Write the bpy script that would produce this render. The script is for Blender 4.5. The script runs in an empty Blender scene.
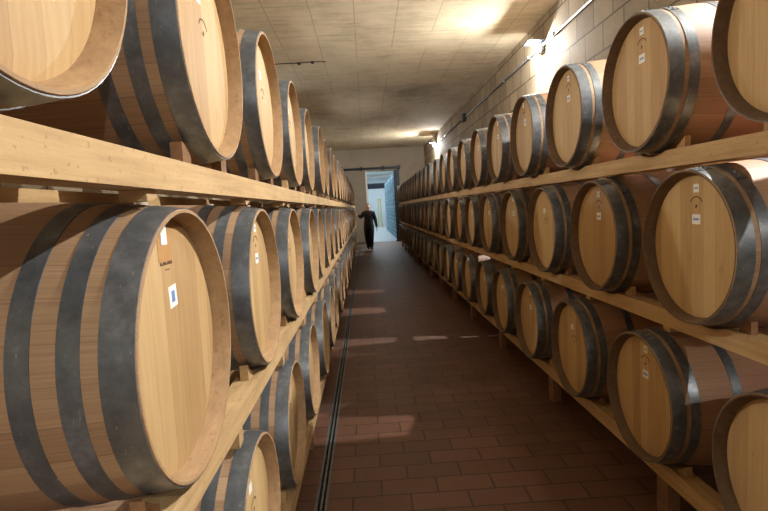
import bpy, bmesh, math, random
from mathutils import Vector, Matrix
random.seed(7)
PI = math.pi
C = bpy.context.scene.collection
S = bpy.context.scene

# ------------------------------------------------------------------ helpers
def obj(name, bm, mat=None, parent=None, smooth=False, loc=None):
    me = bpy.data.meshes.new(name)
    bmesh.ops.recalc_face_normals(bm, faces=bm.faces[:])
    bm.to_mesh(me); bm.free()
    if smooth:
        for p in me.polygons: p.use_smooth = True
    o = bpy.data.objects.new(name, me)
    C.objects.link(o)
    if mat is not None:
        for m in (mat if isinstance(mat, (list, tuple)) else [mat]): me.materials.append(m)
    if parent is not None: o.parent = parent
    if loc is not None: o.location = loc
    return o

def tag(o, label, cat, group=None, kind=None):
    o['label'] = label; o['category'] = cat
    if group: o['group'] = group
    if kind: o['kind'] = kind
    return o

def thing(name, label, cat, loc=(0, 0, 0), rz=0, group=None):
    o = bpy.data.objects.new(name, None); C.objects.link(o)
    o.empty_display_size = .1
    o.location = loc; o.rotation_euler = (0, 0, rz)
    return tag(o, label, cat, group)

def struct(name, bm, mat, smooth=False):
    o = obj(name, bm, mat, smooth=smooth); o['kind'] = 'structure'; return o

def box(bm, x0, x1, y0, y1, z0, z1, mi=0):
    vs = [bm.verts.new((x, y, z)) for x in (x0, x1) for y in (y0, y1) for z in (z0, z1)]
    for q in ((0, 1, 3, 2), (4, 6, 7, 5), (0, 4, 5, 1), (2, 3, 7, 6), (0, 2, 6, 4), (1, 5, 7, 3)):
        f = bm.faces.new([vs[i] for i in q]); f.material_index = mi
    return vs

def B(x0, x1, y0, y1, z0, z1, bev=0):
    bm = bmesh.new(); box(bm, x0, x1, y0, y1, z0, z1)
    if bev:
        bmesh.ops.bevel(bm, geom=bm.edges[:], offset=bev, segments=2, affect='EDGES', profile=.6)
    return bm

def revolve(bm, prof, n=64, closed=True, a0=0, a1=2*PI):
    """profile [(x, r)] revolved about the X axis"""
    full = abs(a1 - a0 - 2*PI) < 1e-6
    steps = n if full else n + 1
    rings = []
    for i in range(steps):
        a = a0 + (a1-a0)*i/n
        rings.append([bm.verts.new((x, r*math.sin(a), r*math.cos(a))) for x, r in prof])
    m = len(prof)
    for i in range(n):
        A, Bq = rings[i], rings[(i+1) % steps]
        for j in range(m if closed else m-1):
            k = (j+1) % m
            try: bm.faces.new((A[j], A[k], Bq[k], Bq[j]))
            except ValueError: pass
    if not full and closed:
        bm.faces.new(rings[0]); bm.faces.new(rings[-1])

def tube(bm, p0, p1, r, n=12):
    p0, p1 = Vector(p0), Vector(p1); d = p1-p0
    q = d.to_track_quat('Z', 'Y').to_matrix().to_4x4()
    bmesh.ops.create_cone(bm, cap_ends=True, segments=n, radius1=r, radius2=r, depth=d.length,
                          matrix=Matrix.Translation((p0+p1)/2) @ q)

# ------------------------------------------------------------------ materials
class NT:
    def __init__(s, name):
        s.m = bpy.data.materials.new(name); s.m.use_nodes = True
        s.t = s.m.node_tree; s.n = s.t.nodes; s.l = s.t.links
        s.b = s.n['Principled BSDF']
    def N(s, t, **kw):
        n = s.n.new(t)
        for k, v in kw.items(): setattr(n, k, v)
        return n
    def L(s, a, b): s.l.new(a, b)
    def math(s, op, a, b=None, c=None):
        n = s.N('ShaderNodeMath', operation=op)
        for i, v in enumerate((a, b, c)):
            if v is None: continue
            if isinstance(v, (int, float)): n.inputs[i].default_value = v
            else: s.L(v, n.inputs[i])
        return n.outputs[0]
    def coord(s, out='Object', scale=(1, 1, 1)):
        t = s.N('ShaderNodeTexCoord'); m = s.N('ShaderNodeMapping')
        m.inputs['Scale'].default_value = scale
        s.L(t.outputs[out], m.inputs[0]); return m.outputs[0]
    def noise(s, vec, scale, detail=4, rough=.6, dim='3D', w=None):
        n = s.N('ShaderNodeTexNoise', noise_dimensions='4D' if w is not None else dim)
        n.inputs['Scale'].default_value = scale; n.inputs['Detail'].default_value = detail
        n.inputs['Roughness'].default_value = rough
        if vec is not None: s.L(vec, n.inputs['Vector'])
        if w is not None: s.L(w, n.inputs['W'])
        return n.outputs['Fac']
    def ramp(s, fac, stops):
        r = s.N('ShaderNodeValToRGB')
        e = r.color_ramp.elements
        while len(e) < len(stops): e.new(.5)
        for i, (p, c) in enumerate(stops):
            e[i].position = p; e[i].color = (*c, 1) if len(c) == 3 else c
        s.L(fac, r.inputs[0]); return r.outputs[0]
    def mix(s, fac, a, b, mode='MIX'):
        n = s.N('ShaderNodeMix', data_type='RGBA', blend_type=mode)
        if isinstance(fac, (int, float)): n.inputs[0].default_value = fac
        else: s.L(fac, n.inputs[0])
        for i, v in ((6, a), (7, b)):
            if isinstance(v, tuple): n.inputs[i].default_value = (*v, 1)
            else: s.L(v, n.inputs[i])
        return n.outputs[2]
    def bump(s, h, strength=.3, dist=.01, nrm=None):
        n = s.N('ShaderNodeBump'); n.inputs['Strength'].default_value = strength
        n.inputs['Distance'].default_value = dist
        s.L(h, n.inputs['Height'])
        if nrm is not None: s.L(nrm, n.inputs['Normal'])
        s.L(n.outputs[0], s.b.inputs['Normal']); return n.outputs[0]
    def set(s, col=None, rough=None, metal=None, spec=None):
        for k, v in (('Base Color', col), ('Roughness', rough), ('Metallic', metal), ('Specular IOR Level', spec)):
            if v is None: continue
            if isinstance(v, tuple): s.b.inputs[k].default_value = (*v, 1)
            elif isinstance(v, (int, float)): s.b.inputs[k].default_value = v
            else: s.L(v, s.b.inputs[k])
        return s

def srgb(r, g, b):
    f = lambda c: (c/255/12.92) if c/255 <= .04045 else ((c/255+.055)/1.055)**2.4
    return (f(r), f(g), f(b))

def wood_stave(stain=.0, dim=1.0):
    t = NT('oak_staves_wine_stained' if stain > .2 else 'oak_staves')
    tc = t.N('ShaderNodeTexCoord'); sp = t.N('ShaderNodeSeparateXYZ'); t.L(tc.outputs['Object'], sp.inputs[0])
    ang = t.math('ARCTAN2', sp.outputs['Y'], sp.outputs['Z'])
    a = t.math('MULTIPLY', ang, 28/(2*PI))
    fl = t.math('FLOOR', a); fr = t.math('FRACT', a)
    rnd = t.N('ShaderNodeObjectInfo').outputs['Random']
    wn = t.N('ShaderNodeTexWhiteNoise', noise_dimensions='2D')
    cb = t.N('ShaderNodeCombineXYZ'); t.L(fl, cb.inputs[0]); t.L(rnd, cb.inputs[1]); t.L(cb.outputs[0], wn.inputs['Vector'])
    cv = t.N('ShaderNodeCombineXYZ'); t.L(t.math('MULTIPLY', sp.outputs['X'], 1.2), cv.inputs[0]); t.L(t.math('MULTIPLY', a, 5.0), cv.inputs[1]); t.L(t.math('MULTIPLY', rnd, 20), cv.inputs[2])
    g = t.noise(cv.outputs[0], 3.0, 5, .65)
    base = t.ramp(t.math('ADD', t.math('MULTIPLY', wn.outputs[0], .28), t.math('MULTIPLY', g, .72)),
                  [(.15, srgb(120, 92, 66)), (.5, srgb(154, 123, 92)), (.85, srgb(182, 152, 116))])
    # wine staining around the bung, in the middle of the belly
    ax = t.math('ABSOLUTE', sp.outputs['X'])
    st = t.math('MULTIPLY', t.math('SUBTRACT', .40, ax), 6.0)
    n2 = t.noise(t.coord(), 4.0, 4, .6, w=t.math('MULTIPLY', rnd, 30))
    n2.node.inputs['Scale'].default_value = 4
    top = t.math('GREATER_THAN', sp.outputs['Z'], -.5)
    sm = t.N('ShaderNodeClamp'); t.L(t.math('MULTIPLY', st, t.math('MULTIPLY', n2, 1.1)), sm.inputs[0])
    col = t.mix(t.math('MULTIPLY', sm.outputs[0], stain), base, srgb(176, 116, 92))
    d = t.math('ABSOLUTE', t.math('SUBTRACT', fr, .5))
    seam = t.math('GREATER_THAN', d, .485)
    col = t.mix(t.math('MULTIPLY', seam, .35), col, srgb(80, 54, 36))
    t.set(col, .62)
    t.bump(t.math('SUBTRACT', t.math('MULTIPLY', g, .35), seam), .25, .003)
    return t.m

def wood_head():
    t = NT('oak_head')
    tc = t.N('ShaderNodeTexCoord'); sp = t.N('ShaderNodeSeparateXYZ'); t.L(tc.outputs['Object'], sp.inputs[0])
    rnd = t.N('ShaderNodeObjectInfo').outputs['Random']
    a = t.math('MULTIPLY', t.math('ADD', sp.outputs['Y'], t.math('MULTIPLY', rnd, .06)), 13.5)
    fl = t.math('FLOOR', a); fr = t.math('FRACT', a)
    wn = t.N('ShaderNodeTexWhiteNoise', noise_dimensions='2D')
    cb = t.N('ShaderNodeCombineXYZ'); t.L(fl, cb.inputs[0]); t.L(rnd, cb.inputs[1]); t.L(cb.outputs[0], wn.inputs['Vector'])
    cv = t.N('ShaderNodeCombineXYZ'); t.L(t.math('MULTIPLY', sp.outputs['Y'], 26), cv.inputs[0])
    t.L(t.math('MULTIPLY', sp.outputs['Z'], 1.6), cv.inputs[1]); t.L(t.math('MULTIPLY', t.math('ADD', wn.outputs[0], rnd), 20), cv.inputs[2])
    g = t.noise(cv.outputs[0], 2.6, 6, .62)
    f = t.math('ADD', t.math('MULTIPLY', wn.outputs[0], .38), t.math('MULTIPLY', g, .62))
    col = t.ramp(f, [(.18, srgb(162, 129, 84)), (.5, srgb(190, 158, 108)), (.85, srgb(208, 179, 130))])
    # reddish wine freckles
    vo = t.noise(t.coord('Object', (1, 9, 4)), 3.0, 3, .5, w=t.math('MULTIPLY', rnd, 40))
    vo.node.inputs['Scale'].default_value = 3
    fk = t.math('GREATER_THAN', vo, .70)
    col = t.mix(t.math('MULTIPLY', fk, .30), col, srgb(150, 84, 60))
    d = t.math('ABSOLUTE', t.math('SUBTRACT', fr, .5))
    seam = t.math('GREATER_THAN', d, .488)
    col = t.mix(t.math('MULTIPLY', seam, .35), col, srgb(110, 72, 44))
    tint = t.math('MULTIPLY', rnd, .22)
    col = t.mix(tint, col, srgb(168, 124, 84))
    t.set(col, .6)
    t.bump(t.math('SUBTRACT', t.math('MULTIPLY', g, .4), seam), .2, .002)
    return t.m

def metal_hoop():
    t = NT('galvanised_hoop')
    rnd = t.N('ShaderNodeObjectInfo').outputs['Random']
    v = t.coord()
    n = t.noise(v, 22, 5, .7, w=t.math('MULTIPLY', rnd, 10)); n.node.inputs['Scale'].default_value = 22
    n2 = t.noise(v, 5, 3, .6, w=t.math('MULTIPLY', rnd, 13)); n2.node.inputs['Scale'].default_value = 5
    f = t.math('ADD', t.math('MULTIPLY', n, .6), t.math('MULTIPLY', n2, .4))
    col = t.ramp(f, [(.3, srgb(80, 83, 85)), (.52, srgb(112, 116, 119)), (.72, srgb(154, 160, 165))])
    sk = t.noise(t.coord('Object', (6, 1, 1)), 26, 3, .7)
    col = t.mix(t.math('MULTIPLY', t.math('GREATER_THAN', sk, .69), .45), col, srgb(206, 210, 214))
    ru = t.ramp(f, [(.3, (.42,)*3), (.7, (.30,)*3)])
    t.set(col, None, .55); t.L(ru, t.b.inputs['Roughness'])
    t.bump(n, .12, .002)
    return t.m

def beam_wood(name, stops, sc=1.0):
    t = NT(name)
    rnd = t.N('ShaderNodeObjectInfo').outputs['Random']
    g = t.noise(t.coord('Object', (14, .7, 14)), 3, 6, .65, w=t.math('MULTIPLY', rnd, 20)); g.node.inputs['Scale'].default_value = 3*sc
    s = t.noise(t.coord('Object', (1, 1, 1)), 60, 2, .5)
    m = t.noise(t.coord('Object', (1, 1, 1)), 2.2, 3, .6)
    f = t.math('ADD', t.math('MULTIPLY', g, .6), t.math('MULTIPLY', m, .4))
    col = t.ramp(f, stops)
    col = t.mix(t.math('MULTIPLY', t.math('GREATER_THAN', s, .66), .35), col, srgb(120, 84, 50))
    t.set(col, .75); t.bump(t.math('ADD', g, t.math('MULTIPLY', s, .4)), .35, .004)
    return t.m

def simple(name, col, rough=.6, metal=0, var=.12, scale=8):
    t = NT(name)
    n = t.noise(t.coord(), scale, 4, .6)
    lo = tuple(c*(1-var) for c in col); hi = tuple(min(1, c*(1+var)) for c in col)
    t.set(t.ramp(n, [(.3, lo), (.7, hi)]), rough, metal)
    t.bump(n, .08, .003)
    return t.m

M = {}
M['stave'] = wood_stave(.12); M['stave_r'] = wood_stave(.5); M['head'] = wood_head(); M['hoop'] = metal_hoop()
M['rim'] = beam_wood('oak_chime', [(.3, srgb(134, 105, 74)), (.55, srgb(168, 136, 98)), (.75, srgb(190, 160, 120))])
M['rim_r'] = beam_wood('shaded_oak_chime', [(.3, srgb(78, 60, 44)), (.55, srgb(104, 82, 60)), (.75, srgb(130, 104, 78))])  # darker copy of the chime, shade of the backlit right rack in its colour
M['beam'] = beam_wood('pine_beam', [(.28, srgb(150, 118, 78)), (.5, srgb(188, 155, 108)), (.74, srgb(212, 182, 136))])
M['chock'] = beam_wood('pale_chock', [(.3, srgb(140, 106, 70)), (.7, srgb(196, 162, 114))])
M['oldwood'] = beam_wood('dark_old_wood', [(.3, srgb(96, 66, 44)), (.7, srgb(146, 108, 74))])
M['paper'] = simple('paper_sticker', srgb(236, 236, 232), .6, 0, .03, 40)
M['ink'] = simple('sticker_ink', srgb(110, 140, 190), .6, 0, .1, 60)
M['burn'] = simple('burnt_brand', srgb(104, 72, 46), .8, 0, .2, 60)
M['stain'] = simple('stained_patch', srgb(184, 138, 84), .7, 0, .1, 30)
M['bung'] = simple('silicone_bung', srgb(196, 188, 176), .5)
M['rust'] = simple('rivet_steel', srgb(70, 70, 72), .4, .8)

def ceiling_mat():
    t = NT('board_marked_concrete')
    v = t.coord()
    sp = t.N('ShaderNodeSeparateXYZ'); t.L(v, sp.inputs[0])
    wob = t.noise(v, 1.3, 3, .6)
    x = t.math('ADD', t.math('DIVIDE', sp.outputs['X'], .62), t.math('MULTIPLY', wob, .05))
    d = t.math('ABSOLUTE', t.math('SUBTRACT', t.math('FRACT', x), .5))
    fx = t.math('GREATER_THAN', d, .488)
    brk = t.noise(t.coord('Object', (3, .5, 1)), 1.4, 3, .6)
    fx = t.math('MULTIPLY', fx, t.math('GREATER_THAN', brk, .42))
    y = t.math('DIVIDE', sp.outputs['Y'], 1.25)
    dy = t.math('ABSOLUTE', t.math('SUBTRACT', t.math('FRACT', t.math('ADD', y, t.math('MULTIPLY', wob, .04))), .5))
    fy = t.math('GREATER_THAN', dy, .492)
    fy = t.math('MULTIPLY', fy, t.math('GREATER_THAN', t.noise(t.coord('Object', (.8, 3, 1)), 1.1, 2, .5), .47))
    ln = t.math('MAXIMUM', fx, fy)
    big = t.noise(t.coord('Object', (1, .55, 1)), .8, 6, .65)
    streak = t.noise(t.coord('Object', (.9, 5, 1)), 1.6, 5, .7)
    f = t.math('ADD', t.math('MULTIPLY', big, .6), t.math('MULTIPLY', streak, .4))
    col = t.ramp(f, [(.26, srgb(140, 128, 104)), (.5, srgb(204, 190, 160)), (.74, srgb(228, 216, 188))])
    # damp brown blotch
    px = t.math('SUBTRACT', sp.outputs['X'], 1.35); py = t.math('MULTIPLY', t.math('SUBTRACT', sp.outputs['Y'], 13.2), .55)
    r = t.math('SQRT', t.math('ADD', t.math('MULTIPLY', px, px), t.math('MULTIPLY', py, py)))
    rr = t.math('ADD', r, t.math('MULTIPLY', t.math('SUBTRACT', t.noise(v, 2.5, 5, .7), .5), 1.6))
    bl = t.ramp(rr, [(.05, (.55,)*3), (.75, (0,)*3)])
    col = t.mix(bl, col, srgb(98, 76, 56))
    col = t.mix(t.math('MULTIPLY', ln, .38), col, srgb(92, 80, 62))
    t.set(col, .85)
    t.bump(t.math('SUBTRACT', streak, t.math('MULTIPLY', ln, 1.0)), .35, .012)
    return t.m

def brick_mat(name, c1, c2, mortar, bw, rh, ms, axis, offset=.5, rough=.8, bump=.4, noisecol=None, sq=0):
    t = NT(name)
    tc = t.N('ShaderNodeTexCoord'); sp = t.N('ShaderNodeSeparateXYZ'); t.L(tc.outputs['Object'], sp.inputs[0])
    cb = t.N('ShaderNodeCombineXYZ'); t.L(sp.outputs[axis[0]], cb.inputs[0]); t.L(sp.outputs[axis[1]], cb.inputs[1])
    b = t.N('ShaderNodeTexBrick'); b.offset = offset; b.squash = 1
    t.L(cb.outputs[0], b.inputs['Vector'])
    b.inputs['Color1'].default_value = (*c1, 1); b.inputs['Color2'].default_value = (*c2, 1)
    b.inputs['Mortar'].default_value = (*mortar, 1)
    b.inputs['Scale'].default_value = 1; b.inputs['Mortar Size'].default_value = ms
    b.inputs['Mortar Smooth'].default_value = .2
    b.inputs['Brick Width'].default_value = bw; b.inputs['Row Height'].default_value = rh
    n = t.noise(t.coord(), 3, 6, .7); n3 = t.noise(t.coord(), 18, 4, .7)
    f = t.math('ADD', t.math('MULTIPLY', n, .6), t.math('MULTIPLY', n3, .4))
    col = t.mix(.55, b.outputs['Color'], t.ramp(f, [(.3, (.45,)*3), (.7, (1.0,)*3)]), 'MULTIPLY')
    t.set(col, rough)
    t.bump(t.math('SUBTRACT', t.math('MULTIPLY', n3, .5), b.outputs['Fac']), bump, .008)
    return t

M['ceiling'] = ceiling_mat()
M['block'] = brick_mat('concrete_block_wall', srgb(150, 134, 110), srgb(180, 164, 136), srgb(100, 88, 72), .5, .33, .012, ('Y', 'Z')).m
tf = brick_mat('terracotta_floor', srgb(98, 66, 50), srgb(114, 78, 60), srgb(58, 40, 31), .32, .165, .006, ('X', 'Y'), .5, .5, .25)
M['floor'] = tf.m
M['plaster'] = simple('grey_beige_plaster', srgb(150, 138, 118), .85, 0, .12, 1.5)
M['plasterx'] = simple('store_white_plaster', srgb(214, 222, 226), .8, 0, .05, 1.5)
M['cfloor'] = simple('store_concrete_floor', srgb(196, 200, 204), .5, 0, .08, 1.2)
M['doorp'] = simple('sliding_door_panel', srgb(128, 116, 98), .6, 0, .08, 2)
M['darksteel'] = simple('dark_steel', srgb(34, 38, 44), .45, .6)
M['palesteel'] = simple('pale_painted_steel', srgb(206, 204, 196), .45, .1)
M['grille'] = simple('galvanised_channel', srgb(120, 122, 122), .4, .6, .2, 20)
M['slot'] = simple('dark_slot', srgb(24, 24, 24), .8)
M['pipe'] = simple('grey_conduit', srgb(168, 164, 154), .45, .2)
M['plastic'] = simple('grey_plastic', srgb(92, 94, 96), .5)
M['yellow'] = simple('yellow_paint', srgb(232, 212, 20), .5)
M['black'] = simple('black_cloth', srgb(22, 23, 28), .85, 0, .3, 14)
M['skin'] = simple('skin', srgb(196, 156, 136), .6)
M['hair'] = simple('grey_hair', srgb(120, 112, 106), .8)
M['shoe'] = simple('black_shoe', srgb(16, 16, 18), .5)
M['crate'] = simple('wire_cage_blue_white', srgb(176, 206, 220), .4, .1, .25, 9)
M['glass'] = simple('stacked_bottles', srgb(96, 150, 172), .25, 0, .4, 14)

def emis(name, col, st):
    t = NT(name); t.b.inputs['Base Color'].default_value = (*col, 1)
    t.b.inputs['Emission Color'].default_value = (*col, 1); t.b.inputs['Emission Strength'].default_value = st
    return t.m
M['lens'] = emis('lamp_lens', (.93, .97, 1.0), 60)
M['tubelight'] = emis('store_light_panel', (.80, .93, 1.0), 17)

# ------------------------------------------------------------------ geometry of the place
WX0, WX1, Y0, Y1, H = -2.35, 2.88, -6.0, 25.0, 4.4
DX0, DX1, DH = .13, 1.52, 3.36           # doorway in the end wall
DR = .035                                 # drain half width
DC = -.335
# floor (with the slot for the drain channel)
bm = bmesh.new(); box(bm, WX0, DC-DR, Y0, Y1+.2, -.2, 0); box(bm, DC+DR, WX1, Y0, Y1+.2, -.2, 0)
box(bm, DC-DR, DC+DR, Y0, Y1+.2, -.2, -.05)
struct('floor', bm, M['floor'])
struct('ceiling', B(WX0-.2, WX1+.2, Y0-.2, Y1+.2, H, H+.2), M['ceiling'])
struct('wall_left', B(WX0-.2, WX0, Y0, Y1, -.2, H), M['block'])
struct('wall_right', B(WX1, WX1+.2, Y0, Y1, -.2, H), M['block'])
struct('wall_back', B(WX0-.2, WX1+.2, Y0-.2, Y0, -.2, H), M['plaster'])
bm = bmesh.new()
box(bm, WX0-.2, DX0, Y1, Y1+.2, 0, H); box(bm, DX1, WX1+.2, Y1, Y1+.2, 0, H); box(bm, DX0, DX1, Y1, Y1+.2, DH, H)
struct('wall_end', bm, M['plaster'])
# drain channel: a thing in the floor
t = thing('drain_channel', 'long narrow metal slot drain in the tiled floor beside the left rack', 'drain', (DC, 0, 0))
bm = bmesh.new(); box(bm, -.034, -.020, -5.9, 24.9, -.045, .001); box(bm, .020, .034, -5.9, 24.9, -.045, .001)
obj('channel_edge', bm, M['grille'], t)
obj('channel_bottom', B(-.02, .02, -5.9, 24.9, -.048, -.035), M['slot'], t)
bm = bmesh.new(); box(bm, -.006, .006, -5.9, 24.9, -.03, -.002)
obj('centre_bar', bm, M['grille'], t)

# store room beyond the doorway
SY1 = 46.0
struct('floor_store', B(-1.5, 4.2, Y1+.2, SY1, -.2, 0), M['cfloor'])
struct('ceiling_store', B(-1.5, 4.2, Y1+.2, SY1, 4.3, 4.5), M['plasterx'])
struct('wall_store_left', B(-1.7, -1.5, Y1+.2, SY1, -.2, 4.5), M['plasterx'])
struct('wall_store_right', B(4.2, 4.4, Y1+.2, SY1, -.2, 4.5), M['plasterx'])
struct('wall_store_end', B(-1.7, 4.4, SY1, SY1+.2, -.2, 4.5), M['plasterx'])
ords = ['first', 'second', 'third', 'fourth', 'fifth', 'sixth', 'seventh', 'eighth', 'ninth', 'tenth', 'eleventh',
        'twelfth', 'thirteenth', 'fourteenth', 'fifteenth', 'sixteenth', 'seventeenth', 'eighteenth', 'nineteenth',
        'twentieth', 'twenty-first', 'twenty-second', 'twenty-third', 'twenty-fourth', 'twenty-fifth']
for k in range(5):
    y = 27.5 + k*4
    p = thing('ceiling_light', 'flat white light panel on the bright store ceiling, %s beyond the doorway' % ords[k], 'ceiling light', (1.0, y, 4.3), 0, 'light panels in the bright store room')
    obj('housing', B(-1.6, 1.6, -.28, .28, -.05, 0), M['palesteel'], p)
    obj('diffuser', B(-1.55, 1.55, -.24, .24, -.06, -.05), M['tubelight'], p)
for k in range(4):
    y = 29.5+k*4
    tag(obj('roof_beam', B(-1.5, 4.2, -.12, .12, -.3, 0), M['palesteel'], loc=(0, y, 4.3)),
        'pale steel cross beam under the bright store ceiling, %s beyond the doorway' % ords[k], 'beam', 'cross beams of the store ceiling')
# dark duct across the far end
t = tag(obj('air_duct', B(-1.4, 1.9, 40, 40.6, 3.1, 3.5, .03), M['darksteel']), 'dark duct across the far end of the bright store room', 'duct')

# end-wall door hardware
t = thing('sliding_door', 'beige sliding door panel pushed aside left of the bright doorway', 'door', (0, Y1, 0))
obj('panel', B(-1.35, .10, -.09, -.04, .03, DH+.03, .008), M['doorp'], t)
obj('edge_strip', B(.05, .10, -.10, -.09, .03, DH+.0), M['palesteel'], t)
for zc in (1.0, 2.2):
    obj('brace', B(-1.33, .04, -.10, -.09, zc-.04, zc+.04), M['doorp'], t)
t = thing('door_rail', 'dark horizontal sliding rail fixed above the doorway on the end wall', 'rail', (0, Y1, DH+.12))
obj('rail', B(-1.4, 1.72, -.10, -.02, -.05, .05, .006), M['darksteel'], t)
for x in (-1.3, -.1, .9, 1.66): obj('bracket', B(x-.05, x+.05, -.13, -.0, -.09, .09, .01), M['darksteel'], t)
t = thing('door_post', 'dark steel post at the right edge of the doorway', 'post', (1.58, Y1-.06, 0))
obj('post', B(-.19, .07, -.06, .05, 0, DH-.0, .01), M['darksteel'], t)
obj('foot_plate', B(-.22, .10, -.09, .055, 0, .06), M['darksteel'], t)
struct('trim_1', B(DX0-.05, DX0+.0, Y1-.03, Y1, 0, DH), M['palesteel'])

# bottle cages: tall stacks on the right of the store room
n = 0
levels = ['bottom', 'second', 'third', 'top']
for k in range(10):
    for j in range(4):
        y = 26.3 + k*1.35
        cx = 2.05
        t = thing('bottle_cage', 'pale blue wire cage of bottles, %s level of the %s stack beyond the doorway' % (levels[j], ords[k]),
                  'cage', (cx, y, j*.84), 0, 'bottle cages stacked in the bright store room')
        bm = bmesh.new()
        for x in (-.6, .56):
            for yy in (-.6, .56): box(bm, x, x+.04, yy, yy+.04, 0, .83)
        for z in (.02, .22, .42, .62, .78):
            for x in (-.6, .58): box(bm, x, x+.02, -.56, .56, z, z+.02)
            for yy in (-.6, .58): box(bm, -.56, .56, yy, yy+.02, z, z+.02)
        obj('wire_frame', bm, M['crate'], t)
        bm = bmesh.new()
        for a in range(6):
            for z in range(5):
                tube(bm, (-.5, -.46+a*.184, .12+z*.145), (.5, -.46+a*.184, .12+z*.145), .062, 8)
        o = obj('bottles', bm, M['glass'], t); o['kind'] = 'stuff'
# steel uprights inside the store (dark vertical lines by the cages)
for k, (x, y) in enumerate(((1.60, 27.0), (1.62, 31.5))):
    pass

# yellow ladder / lift mast
t = thing('step_ladder', 'yellow step ladder standing in the bright store room past the doorway', 'ladder', (1.12, 43.5, 0))
t.scale = (.6, 1, 1)
for s, nm in ((-1, 'rail'), (1, 'rail')):
    bm = bmesh.new(); tube(bm, (s*.26, -.45, .0), (s*.16, 0, 2.3), .045, 8); obj('rail', bm, M['yellow'], t)
    bm = bmesh.new(); tube(bm, (s*.26, .5, .0), (s*.16, .05, 2.3), .035, 8); obj('rear_leg', bm, M['yellow'], t)
for k in range(7):
    z = .3+k*.3; f = z/2.3
    w = .26-.1*f
    obj('step', B(-w, w, -.45+.45*f-.07, -.45+.45*f+.07, z-.015, z+.015), M['yellow'], t)
obj('top_platform', B(-.2, .2, -.08, .14, 2.3, 2.36, .01), M['yellow'], t)

# ------------------------------------------------------------------ wall lamps, conduit
LZ = 3.93
def wall_lamp(y, label):
    t = thing('wall_lamp', label, 'lamp', (WX1, y, LZ), 0, 'bulkhead lamps along the block wall')
    obj('back_box', B(-.07, 0, -.09, .09, -.07, .07, .012), M['plastic'], t)
    bm = bmesh.new(); bmesh.ops.create_uvsphere(bm, u_segments=20, v_segments=12, radius=.055)
    for v in bm.verts: v.co = Vector((v.co.x*.8-.085, v.co.y*1.25, v.co.z))
    obj('lens', bm, M['lens'], t, True)
    obj('hood', B(-.28, 0, -.16, .16, .085, .095, .003), M['darksteel'], t)
    bm = bmesh.new()
    for dz in (-.03, .03): box(bm, -.142, -.07, -.072, -.064, dz-.003, dz+.003); box(bm, -.142, -.07, .064, .072, dz-.003, dz+.003); box(bm, -.145, -.139, -.072, .072, dz-.003, dz+.003)
    obj('guard', bm, M['plastic'], t)
    return t
lamps = [(-3.9, 'round bulkhead lamp on the block wall near the entrance behind the viewpoint'),
         (2.25, 'round bulkhead lamp on the block wall above the nearest barrels of the right rack'),
         (8.30, 'glaring white bulkhead lamp high on the block wall, the nearer lit one'),
         (20.7, 'glaring white bulkhead lamp on the block wall beside the far end wall')]
for y, lb in lamps:
    wall_lamp(y, lb)
    ld = bpy.data.lights.new('lamp_light', 'POINT'); ld.energy = 180; ld.shadow_soft_size = .03; ld.color = (1.0, .985, .955)
    lo = bpy.data.objects.new('lamp_light', ld); C.objects.link(lo); lo.location = (WX1-.17, y, LZ)
    ld = bpy.data.lights.new('lamp_beam', 'SPOT'); ld.energy = 640; ld.shadow_soft_size = .03; ld.color = (1.0, .985, .955)
    ld.spot_size = math.radians(165); ld.spot_blend = 1.0
    lo = bpy.data.objects.new('lamp_beam', ld); C.objects.link(lo); lo.location = (WX1-.175, y, LZ)
    lo.rotation_euler = Vector((-1, 0, -.95)).to_track_quat('-Z', 'Y').to_euler()
for k, y in enumerate((2.25, 8.3, 14.5)):  # unseen lamps added behind the left rack as fill for the ceiling
    w_ = wall_lamp(y, 'unseen bulkhead fill lamp on the wall behind the left rack, %s from the entrance' % ords[k])
    w_.location = (WX0, y, 3.1); w_.rotation_euler = (0, 0, PI); w_['group'] = 'unseen fill lamps behind the left rack'
    ld = bpy.data.lights.new('lamp_light', 'POINT'); ld.energy = 90; ld.shadow_soft_size = .03; ld.color = (1.0, .985, .955)
    lo = bpy.data.objects.new('lamp_light', ld); C.objects.link(lo); lo.location = (WX0+.17, y, 3.1)
# daylight through the entrance in the back wall, behind the viewpoint
ld = bpy.data.lights.new('entrance_daylight', 'AREA'); ld.shape = 'RECTANGLE'; ld.size = 2.4; ld.size_y = 2.6; ld.energy = 35; ld.color = (.78, .89, 1.0)
lo = bpy.data.objects.new('entrance_daylight', ld); C.objects.link(lo); lo.location = (1.2, Y0+.05, 2.6); lo.rotation_euler = (math.radians(90), 0, 0)
def conduit(y0, y1, name, label, r, mat):
    t = thing(name, label, 'pipe', (WX1-.035, y0, LZ+.03))
    bm = bmesh.new(); tube(bm, (0, 0, 0), (0, y1-y0, 0), r, 12); obj('tube', bm, mat, t, True)
    k = .5
    while k < y1-y0:
        obj('clip', B(-.028, .03, k-.012, k+.012, -.026, .026), M['plastic'], t); k += 1.6
conduit(2.4, 8.20, 'conduit', 'pale grey conduit pipe running along the block wall to the nearer lamp', .017, M['pipe'])
conduit(8.40, 14.55, 'shaded_conduit', 'shade-darkened thin conduit pipe on the block wall from nearer lamp to junction box', .013, M['plastic'])  # same conduit past the lamp, drawn darker and thinner to show its shade
conduit(14.85, 20.60, 'shaded_conduit', 'shade-darkened thin conduit pipe on the block wall from junction box to far lamp', .013, M['plastic'])
t = thing('junction_box', 'small dark junction box on the block wall between the two lamps', 'junction box', (WX1, 14.7, LZ+.03))
obj('box_body', B(-.09, 0, -.13, .13, -.10, .10, .01), M['darksteel'], t)
obj('lid', B(-.10, -.09, -.11, .11, -.08, .08, .003), M['plastic'], t)

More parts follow.
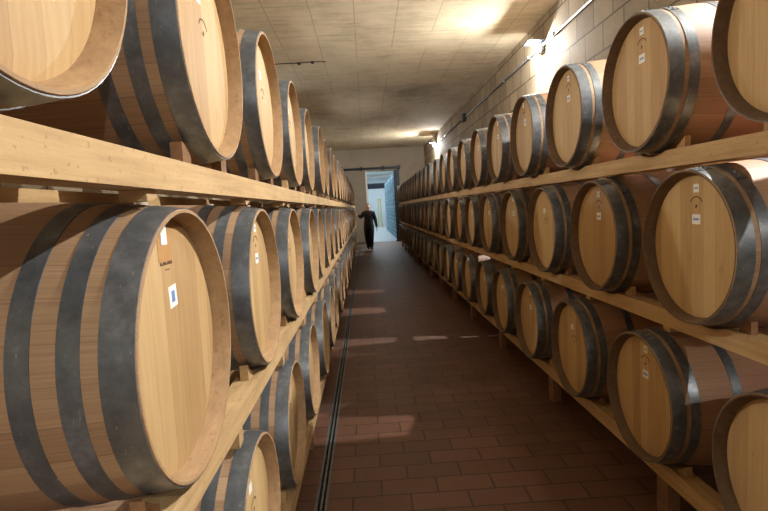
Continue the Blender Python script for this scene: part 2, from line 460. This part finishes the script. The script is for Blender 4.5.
# dark crack marks / old bolts on ceiling
bm = bmesh.new()
pts = [(-1.6, 10.22), (-1.4, 10.18), (-1.15, 10.2), (-.9, 10.16), (-.6, 10.18)]
for (a, b), (c, d) in zip(pts, pts[1:]): tube(bm, (a, b, H-.004), (c, d, H-.004), .009, 6)
for x, y in ((-1.1, 10.2), (-.85, 10.16)):
    bmesh.ops.create_icosphere(bm, subdivisions=2, radius=.035, matrix=Matrix.Translation((x, y, H-.01)))
tag(obj('ceiling_cable', bm, M['darksteel']), 'short dark wire stub across the concrete ceiling above the left rack', 'wire')

# ------------------------------------------------------------------ barrels
RIM, BIL, HL = .31, .346, .475
def rad(x): return RIM + (BIL-RIM)*(1-(x/HL)**2)
def barrel_meshes(side):
    P = {}
    bm = bmesh.new()
    outer = [(HL*math.cos(PI*i/24), 0) for i in range(25)]
    outer = [(x, rad(x)) for x, _ in outer]
    outer[0] = (HL, RIM-.002); outer.insert(1, (HL-.002, RIM))
    outer[-1] = (-HL, RIM-.002); outer.insert(-1, (-HL+.002, RIM))
    inner = [(-HL, RIM-.008), (-HL+.045, RIM-.021), (-HL+.06, RIM-.021)] + \
            [(x, rad(x)-.028) for x in (-.3, -.15, 0, .15, .3)] + [(HL-.06, RIM-.021), (HL-.045, RIM-.021), (HL, RIM-.008)]
    prof = outer + inner
    rings = []
    n = 72
    for i in range(n):
        a = 2*PI*i/n
        rings.append([bm.verts.new((x, r*math.sin(a), r*math.cos(a))) for x, r in prof])
    m = len(prof); no = len(outer)
    for i in range(n):
        A, Bq = rings[i], rings[(i+1) % n]
        for j in range(m):
            k = (j+1) % m
            f = bm.faces.new((A[j], A[k], Bq[k], Bq[j]))
            f.material_index = 0 if j < no-1 else 1
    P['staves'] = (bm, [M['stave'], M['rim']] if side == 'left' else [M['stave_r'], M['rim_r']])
    return P
# spans of the hoops on one half (distance from the rim)
HOOPS = [(.003, .062, 'head_hoop'), (.092, .130, 'quarter_hoop'), (.172, .211, 'bilge_hoop')]
def hoop_bm(d0, d1, sgn, tab_at=0.3):
    bm = bmesh.new()
    xs = [HL-d0-(d1-d0)*i/4 for i in range(5)]
    th = .0022
    prof = [(sgn*x, rad(x)+th) for x in xs] + [(sgn*x, rad(x)-.0012) for x in reversed(xs)]
    revolve(bm, prof, 72)
    # riveted overlap
    prof2 = [(sgn*x, rad(x)+th*2.1) for x in xs] + [(sgn*x, rad(x)+th*.8) for x in reversed(xs)]
    a0 = tab_at; revolve(bm, prof2, 4, True, a0, a0+.17)
    for a in (a0+.04, a0+.13):
        for q in ((.3, .7) if d1-d0 > .05 else (.5,)):
            x = HL-d0-(d1-d0)*q; r = rad(x)+th*2.2
            bmesh.ops.create_icosphere(bm, subdivisions=1, radius=.006, matrix=Matrix.Translation((sgn*x, r*math.sin(a), r*math.cos(a))))
    return bm
HXF = HL-.041     # front face of the head
def head_bm(sgn):
    bm = bmesh.new(); R = RIM-.0205
    prof = [(sgn*HXF, .0001), (sgn*HXF, R-.03), (sgn*(HXF-.006), R), (sgn*(HXF-.016), R), (sgn*(HXF-.016), .0001)]
    revolve(bm, prof, 64, False)
    bmesh.ops.remove_doubles(bm, verts=bm.verts[:], dist=.0003)
    return bm
def card_bm(y, z, w, h, rot=0, t=.0009, x=HXF+.0002):
    bm = B(0, t, -w/2, w/2, -h/2, h/2)
    bmesh.ops.transform(bm, matrix=Matrix.Translation((x, y, z)) @ Matrix.Rotation(rot, 4, 'X'), verts=bm.verts[:])
    return bm
def brand_bm(kind, zo=.172):
    bm = bmesh.new()
    x = HXF+.0002
    if kind == 'arc':
        for i in range(9):
            a = -1.1 + i*.275
            c = Vector((x, .022+.038*math.sin(a), zo+.030*math.cos(a)))
            mt = Matrix.Translation(c) @ Matrix.Rotation(-a, 4, 'X')
            vs = box(bm, 0, .0007, -.0055, .0055, -.0022, .0022)
            bmesh.ops.transform(bm, matrix=mt, verts=vs)
    else:
        yy = -.064
        for w in (.008, .004, .009, .007, .004, .008, .009, .006):
            box(bm, x, x+.0007, yy, yy+w, .187, .190 if w < .006 else .194); yy += w+.0022
    return bm

GROUPS = {}
HOOPS_R = [(.003, .062, 'head_hoop'), (.080, .122, 'quarter_hoop'), (.265, .305, 'bilge_hoop')]
def make_barrel(variant, side):
    t = bpy.data.objects.new('wine_barrel', None); C.objects.link(t); t.empty_display_size = .1
    P = barrel_meshes(side)
    def part(nm, bm, mat, par=t, smooth=False):
        o = obj(nm, bm, mat, par, smooth)
        if par is t: o.location = (0, 0, BIL+.003)
        return o
    st = part('staves', P['staves'][0], P['staves'][1], smooth=True)
    for s in (1, -1):
        for k, (a, b, nm) in enumerate(HOOPS if side == 'left' else HOOPS_R):
            part(nm, hoop_bm(a, b, s, .12+k*.35+variant*.5), M['hoop'], smooth=False)
        hd = part('head', head_bm(s), M['head'])
        if s == 1:
            if variant == 0:     # two white stickers, crest brand
                a = part('sticker', card_bm(.022, .236, .034, .034), M['paper'], hd)
                part('sticker_print', card_bm(.022, .236, .022, .005, 0, .0006, HXF+.0012), M['ink'], hd)
                part('sticker', card_bm(.022, .112, .052, .040), M['paper'], hd)
                part('sticker_print', card_bm(.022, .112, .036, .008, 0, .0006, HXF+.0012), M['ink'], hd)
                part('burnt_brand', brand_bm('arc'), M['burn'], hd)
                part('burnt_mark', card_bm(.022, .164, .014, .010, .78, .0007), M['burn'], hd)
            elif variant == 1:   # one sticker high, brand lettering, another lower
                part('stain_patch', card_bm(-.030, .232, .080, .074, 0, .0006), M['stain'], hd)
                part('sticker', card_bm(-.034, .252, .034, .040, 0, .0009, HXF+.0012), M['paper'], hd)
                part('burnt_brand', brand_bm('text'), M['burn'], hd)
                part('burnt_line', card_bm(-.025, .176, .026, .002, 0, .0007), M['burn'], hd)
                part('sticker', card_bm(-.006, .112, .046, .050, .08), M['paper'], hd)
                part('sticker_print', card_bm(-.006, .112, .018, .026, .08, .0006, HXF+.0013), M['ink'], hd)
            else:                # single small sticker and crest
                part('sticker', card_bm(-.008, .140, .040, .036, .05), M['paper'], hd)
                part('burnt_brand', brand_bm('arc', .055), M['burn'], hd)
                part('burnt_mark', card_bm(.022, .047, .014, .010, .78, .0007), M['burn'], hd)
    bm = bmesh.new(); tube(bm, (0, 0, BIL-.02), (0, 0, BIL+.016), .026, 16)
    part('bung', bm, M['bung'])
    return t
# flat-ish shading of hoop is fine; set smooth by angle through normals
protos = {}
def copy_tree(o, parent=None):
    c = o.copy(); C.objects.link(c)
    if parent is not None: c.parent = parent
    for ch in list(o.children): copy_tree(ch, c)
    return c
used = {}
def barrel(variant, x, y, zc, facing, roll):
    key = (variant, facing)
    if key not in protos:
        protos[key] = make_barrel(variant, 'left' if facing > 0 else 'right'); r = protos[key]
    else: r = copy_tree(protos[key])
    r.location = (x, y, zc-BIL-.003)
    r.rotation_euler = (0, 0, 0 if facing > 0 else PI)
    for ch in r.children:
        if ch.name.split('.')[0] in ('staves', 'head_hoop', 'quarter_hoop', 'bilge_hoop'):
            ch.rotation_euler = (roll, 0, 0)
    return r

SPS = {'left': .905, 'right': .885}
NB = 23
rows = [
    # side, row name, first y, beam top, beam height
    ('left', 'top', .71, 1.739, .073), ('left', 'middle', 1.22, .992, .073), ('left', 'bottom', 1.77, .195, .085),
    ('right', 'top', 1.61, 1.794, .078), ('right', 'middle', 2.09, 1.055, .078), ('right', 'bottom', 1.60, .290, .085)]
CX = {'left': -(.415+HL), 'right': 1.28+HL}
LIFT = {'left': .320, 'right': .322}
NR = {'left': .334, 'right': .340}
BF = {'left': (-.44, -.525), 'right': (1.38, 1.46)}
place_word = ['first', 'second', 'third']
first_look = {
    ('left', 'top', 0): 'large oak barrel cut off by the top-left corner, on the left rack',
    ('left', 'middle', 0): 'nearest large oak barrel at lower left with grey hoops and blue-printed sticker',
    ('right', 'top', 0): 'oak barrel cut off by the top-right corner of the right rack',
    ('right', 'middle', 0): 'nearest oak barrel in middle row of right rack, two white stickers',
    ('right', 'bottom', 0): 'oak barrel cut off by the bottom-right corner of the right rack',
    ('left', 'bottom', 0): 'nearest bottom-row oak barrel of the left rack, at the lower edge of view',
}
vi = 0
YEND = 21.7
for side, row, y0, top, bh in rows:
    SP = SPS[side]
    ys = []
    k = 0
    while y0+k*SP+.36 < YEND: ys.append(y0+k*SP); k += 1
    LF = LIFT[side]+(.038 if (side, row) == ('left', 'top') else 0)
    SC = 1.04 if (side, row) == ('left', 'top') else 1.0
    zc = top+LF
    fac = 1 if side == 'left' else -1
    for i, y in enumerate(ys):
        if (side, row, i) in (('left', 'middle', 0),): v = 1
        elif side == 'right' and i < 2: v = 0
        elif (side, row) == ('left', 'top') and i < 4: v = 2
        else: v = random.choice((0, 2, 2, 0, 1))
        jt = 0 if i < 3 else 1
        r = barrel(v, CX[side]+jt*random.uniform(-.012, .012), y+jt*random.uniform(-.01, .01), zc, fac, random.uniform(-.25, .25))
        r.scale = (1, SC, SC); r.location.z = zc-(BIL+.003)*SC
        lb = first_look.get((side, row, i))
        if not lb:
            if i == len(ys)-1: lb = 'oak wine barrel at far end of the %s row, %s rack' % (row, side)
            elif i < 12: lb = 'oak wine barrel with grey hoops, %s from the front in %s row, %s rack' % (ords[i], row, side)
            else: lb = 'distant oak wine barrel, %s from the front in %s row, %s rack' % (ords[i], row, side)
        tag(r, lb, 'barrel', 'oak barrels in the %s row of the %s rack' % (row, side))
    # front and rear beams with shallow cradles, in lengths of five barrels
    def beam(y_a, y_b, xa, xb, label, nm):
        prof = []
        R = NR[side]*SC; dd = math.sqrt(max(0, R*R-LF**2))
        c = top+LF
        prof.append((y_a, top))
        for y in ys:
            if y_a < y < y_b and dd > 0:
                for q in range(9):
                    dy = -dd+2*dd*q/8
                    prof.append((y+dy, c-math.sqrt(R*R-dy*dy)))
        prof.append((y_b, top)); prof.append((y_b, top-bh)); prof.append((y_a, top-bh))
        bm = bmesh.new()
        ym = (y_a+y_b)/2
        cols = []
        for (y, z) in prof[:-2]:
            cols.append([bm.verts.new((x, y-ym, zz)) for x, zz in ((0, z-top+bh), (xb-xa, z-top+bh), (xb-xa, 0), (0, 0))])
        for A, D in zip(cols, cols[1:]):
            for q in range(4): bm.faces.new((A[q], A[(q+1) % 4], D[(q+1) % 4], D[q]))
        bm.faces.new(cols[0]); bm.faces.new(cols[-1])
        o = obj(nm, bm, M['beam'], loc=(xa, ym, top-bh))
        return tag(o, label, 'beam', 'timber beams of the %s rack' % side)
    segs = []
    i = 0
    ya = ys[0]-SP*1.5 if y0 > .7 else ys[0]-SP*.75
    offset = 4 if row == 'top' else (5 if row == 'middle' else 3)
    while True:
        yb = ys[0]+(offset-.5)*SP if i == 0 else ya+5*SP
        last = yb > YEND-2.5
        if last: yb = YEND
        segs.append((ya, yb))
        if last: break
        ya = yb; i += 1
    for i, (a, b) in enumerate(segs):
        beam(a+.002, b-.002, *BF[side], '%s timber beam length along the aisle edge under %s row, %s rack' % (ords[i], row, side), 'rack_beam')
        f = -1 if side == 'left' else 1
        xr = CX[side]+f*(HL-.05); xi = xr-f*.09
        beam(a+.002, b-.002, xi, xr, '%s timber beam length at wall side under %s row, %s rack' % (ords[i], row, side), 'rack_beam')
    # bottom supports
    if row == 'bottom':
        y = 2.45 if side == 'right' else 1.9; q = 0
        while y < YEND:
            for xx, w in ((BF[side], 'aisle edge'), (None, 'wall side')):
                if xx is None:
                    f = -1 if side == 'left' else 1
                    xr = CX[side]+f*(HL-.05); xx = (xr-f*.09, xr)
                lo, hi = min(xx), max(xx)
                if w == 'wall side' and q > 4: continue
                tag(obj('support_block', B(lo+.012, hi-.004, -.05, .05, 0, top-bh, .004), M['oldwood'], loc=(0, y, 0)),
                    'short wooden block on the floor under %s rack at %s, %s along' % (side, w, ords[q]), 'block', 'floor blocks under the %s rack' % side)
            y += 1.58; q += 1
    # chocks on the beam beside each barrel, wedges under the beam above
    for i, y in enumerate(ys if (side, row) == ('left', 'top') else ys[:9]):
        for s, wd in ((-1, 'near'), (1, 'far')):
            if (side, row, i, s) == ('left', 'top', 0, 1): continue
            bm = bmesh.new()
            c = LF; rr = NR[side]*SC+.006
            d0, d1 = .15, .215
            prof = [(d0, 0), (d1, 0), (d1, min(.06, c-math.sqrt(rr*rr-d1*d1)-.0)), (.18, min(.06, c-math.sqrt(rr*rr-.18*.18))), (d0, c-math.sqrt(rr*rr-d0*d0))]
            xx = sorted(BF[side]); x0, x1 = xx[0]+.026, xx[1]-.028
            A = [bm.verts.new((0, s*a, b)) for a, b in prof]; D = [bm.verts.new((x1-x0, s*a, b)) for a, b in prof]
            bm.faces.new(A); bm.faces.new(D)
            for p in range(5): bm.faces.new((A[p], A[(p+1) % 5], D[(p+1) % 5], D[p]))
            tag(obj('chock', bm, M['chock'] if (i+(s > 0)) % 2 and not (row == 'top' and side == 'left' and i < 3) else M['oldwood'], loc=(x0, y, top+.0005)),
                'wooden chock wedged at the %s side of the %s barrel, %s row, %s rack' % (wd, ords[i], row, side), 'chock', 'chocks beside barrels on the %s rack' % side)
    if row != 'top':
        up = [r for r in rows if r[0] == side and r[1] == ('top' if row == 'middle' else 'middle')][0]
        zb = up[3]-up[4]
        for i, y in enumerate(ys[:9]):
            rr = NR[side]+.006
            xx = sorted(BF[side]); x0, x1 = xx[0]+.014, xx[1]-.014
            d = .085
            zz = zc+math.sqrt(rr*rr-d*d)
            z2 = zc+math.sqrt(rr*rr-(d-.035)**2)
            z2 = min(z2, zb-.004)
            bm = bmesh.new()
            prof = [(-d, zz), (-(d-.035), z2), (-(d-.035), zb-.0006), (-d-.02, zb-.0006), (-d-.02, zz)]
            A = [bm.verts.new((0, a, b-zz)) for a, b in prof]; D = [bm.verts.new((x1-x0, a, b-zz)) for a, b in prof]
            bm.faces.new(A); bm.faces.new(D)
            for p in range(5): bm.faces.new((A[p], A[(p+1) % 5], D[(p+1) % 5], D[p]))
            tag(obj('packing_wedge', bm, M['chock'], loc=(x0, y, zz)),
                'wooden packing wedge between beam and top of the %s barrel, %s row, %s rack' % (ords[i], row, side), 'wedge', 'packing wedges on the %s rack' % side)

# smooth barrels by angle: mark hoops smooth except at sharp edges
for me in bpy.data.meshes:
    if me.name.split('.')[0] in ('staves', 'head_hoop', 'quarter_hoop', 'bilge_hoop', 'head', 'bung'):
        for p in me.polygons: p.use_smooth = True
        try: me.set_sharp_from_angle(angle=math.radians(40))
        except Exception: pass

# ------------------------------------------------------------------ person
def skin_obj(name, verts, edges, radii, mat, parent, sub=2, root=0):
    me = bpy.data.meshes.new(name); me.from_pydata([Vector(v) for v in verts], edges, []); me.update()
    o = bpy.data.objects.new(name, me); C.objects.link(o)
    m = o.modifiers.new('skin', 'SKIN'); m.use_smooth_shade = True
    if not me.skin_vertices: bpy.context.view_layer.objects.active = o
    for i, sv in enumerate(me.skin_vertices[0].data):
        r = radii[i]; sv.radius = r if isinstance(r, tuple) else (r, r); sv.use_root = (i == root)
    s = o.modifiers.new('sub', 'SUBSURF'); s.levels = sub; s.render_levels = sub
    dg = bpy.context.evaluated_depsgraph_get(); dg.update()
    me2 = bpy.data.meshes.new_from_object(o.evaluated_get(dg))
    o.modifiers.clear(); o.data = me2; bpy.data.meshes.remove(me)
    me2.materials.clear()
    for mm in (mat if isinstance(mat, list) else [mat]): me2.materials.append(mm)
    for p in me2.polygons: p.use_smooth = True
    if parent: o.parent = parent
    return o

P = thing('person', 'person in black clothes standing in the aisle, one hand on the left rack', 'person', (.075, 20.6, 0))
# local: +x image right, -y towards the camera.  The figure faces the camera.
V = [(0, 0, .94),
     (0, .0, 1.12), (0, 0, 1.30), (0, 0, 1.44), (0, -.005, 1.54), (0, -.015, 1.62), (0, -.02, 1.69), (0, -.015, 1.76),
     (-.095, 0, .84), (-.085, -.03, .48), (-.055, .01, .10), (-.055, -.10, .045),
     (.095, 0, .84), (.075, -.02, .48), (.07, .04, .10), (.08, -.08, .045),
     (-.19, 0, 1.43), (-.29, -.02, 1.27), (-.38, -.04, 1.36), (-.415, -.045, 1.385),
     (.19, 0, 1.43), (.27, .02, 1.15), (.30, -.05, .91), (.305, -.06, .85)]
E = [(0, 1), (1, 2), (2, 3), (3, 4), (4, 5), (5, 6), (6, 7), (0, 8), (8, 9), (9, 10), (10, 11), (0, 12), (12, 13), (13, 14), (14, 15),
     (3, 16), (16, 17), (17, 18), (18, 19), (3, 20), (20, 21), (21, 22), (22, 23)]
R = [(.19, .14), (.185, .14), (.205, .15), (.17, .12), .07, (.078, .095), (.088, .105), (.062, .08),
     .135, .105, .075, .05, .135, .105, .075, .05, .10, .075, .05, .03, .10, .075, .05, .03]
body = skin_obj('body', V, E, R, [M['black'], M['skin'], M['shoe']], P)
for p in body.data.polygons:
    c = p.center
    if c.z > 1.545 and abs(c.x) < .14: p.material_index = 1
    elif c.x < -.40 or (c.x > .25 and c.z < .89): p.material_index = 1
    elif c.z < .10: p.material_index = 2
# hands: palm, four fingers, thumb
def hand(wrist, direction, side_v, curl):
    w = Vector(wrist); d = Vector(direction).normalized(); s = Vector(side_v).normalized(); nrm = d.cross(s)
    vs = [w, w+d*.05, w+d*.085]; es = [(0, 1), (1, 2)]; rs = [(.022, .016), (.036, .016), (.034, .014)]
    for k, (o_, l) in enumerate(((-.027, .065), (-.009, .075), (.009, .07), (.027, .055))):
        b = len(vs); p0 = w+d*.09+s*o_
        vs += [p0, p0+d*l*.5+nrm*curl*.2*l, p0+d*l*.95+nrm*curl*.6*l]; es += [(2, b), (b, b+1), (b+1, b+2)]; rs += [.010, .009, .0075]
    b = len(vs); vs += [w+d*.03-s*.035, w+d*.06-s*.062, w+d*.085-s*.068]; es += [(0, b), (b, b+1), (b+1, b+2)]; rs += [.013, .011, .009]
    return skin_obj('hand', vs, es, rs, M['skin'], P, 1)
hand((-.40, -.045, 1.38), (-.6, -.75, .25), (0, -1, -.2), 1)
hand((.305, -.06, .86), (.05, -.1, -1), (0, -1, .1), 1)
# face and hair
bm = bmesh.new()
bmesh.ops.create_uvsphere(bm, u_segments=16, v_segments=10, radius=.088)
for v in bm.verts:
    v.co = Vector((v.co.x*.92, v.co.y*1.1, v.co.z*1.0))
bmesh.ops.delete(bm, geom=[v for v in bm.verts if v.co.z < -.02+(.04 if v.co.y < -.03 else 0)], context='VERTS')
bmesh.ops.translate(bm, verts=bm.verts[:], vec=(0, .002, 1.735))
obj('hair', bm, M['hair'], P, True)
bm = bmesh.new()
bmesh.ops.create_icosphere(bm, subdivisions=1, radius=.014, matrix=Matrix.Translation((0, -.115, 1.675)))
obj('nose', bm, M['skin'], P, True)
for s in (-1, 1):
    bm = bmesh.new(); bmesh.ops.create_icosphere(bm, subdivisions=1, radius=.009, matrix=Matrix.Translation((s*.03, -.098, 1.70))); obj('eye', bm, M['slot'], P)
    bm = bmesh.new(); bmesh.ops.create_icosphere(bm, subdivisions=1, radius=.02, matrix=Matrix.Translation((s*.082, -.01, 1.68)) @ Matrix.Diagonal((.5, .8, 1.3, 1))); obj('ear', bm, M['skin'], P, True)
obj('mouth', B(-.022, .022, -.108, -.1, 1.635, 1.642), simple('lips', srgb(150, 90, 84)), P)
obj('badge', B(.045, .095, -.150, -.138, 1.35, 1.38), simple('red_badge', srgb(190, 110, 110)), P)

# ------------------------------------------------------------------ world + camera
w = bpy.data.worlds.new('World'); S.world = w; w.use_nodes = True
w.node_tree.nodes['Background'].inputs[0].default_value = (.5, .55, .6, 1)
w.node_tree.nodes['Background'].inputs[1].default_value = .02

F = 525.0; W_, H_ = 768.0, 511.0
VPX, VPY, ROLL = 366.0, 209.0, math.radians(3.2)
d = Vector(((VPX-W_/2)/F, -(VPY-H_/2)/F, -1)).normalized()
u = Vector((-math.sin(ROLL), math.cos(ROLL), 0)); u = (u-d*u.dot(d)).normalized()
r = d.cross(u)
mw = Matrix(((r.x, r.y, r.z, 0), (d.x, d.y, d.z, 0), (u.x, u.y, u.z, 1.6), (0, 0, 0, 1)))
cd = bpy.data.cameras.new('camera'); co = bpy.data.objects.new('camera', cd); C.objects.link(co)
cd.sensor_width = 36; cd.lens = F*36/W_; cd.clip_start = .02
co.matrix_world = mw
S.camera = co
S.view_settings.view_transform = 'Standard'; S.view_settings.look = 'None'
S.view_settings.gamma = 1; S.view_settings.use_curve_mapping = False
S.view_settings.exposure = 0.08
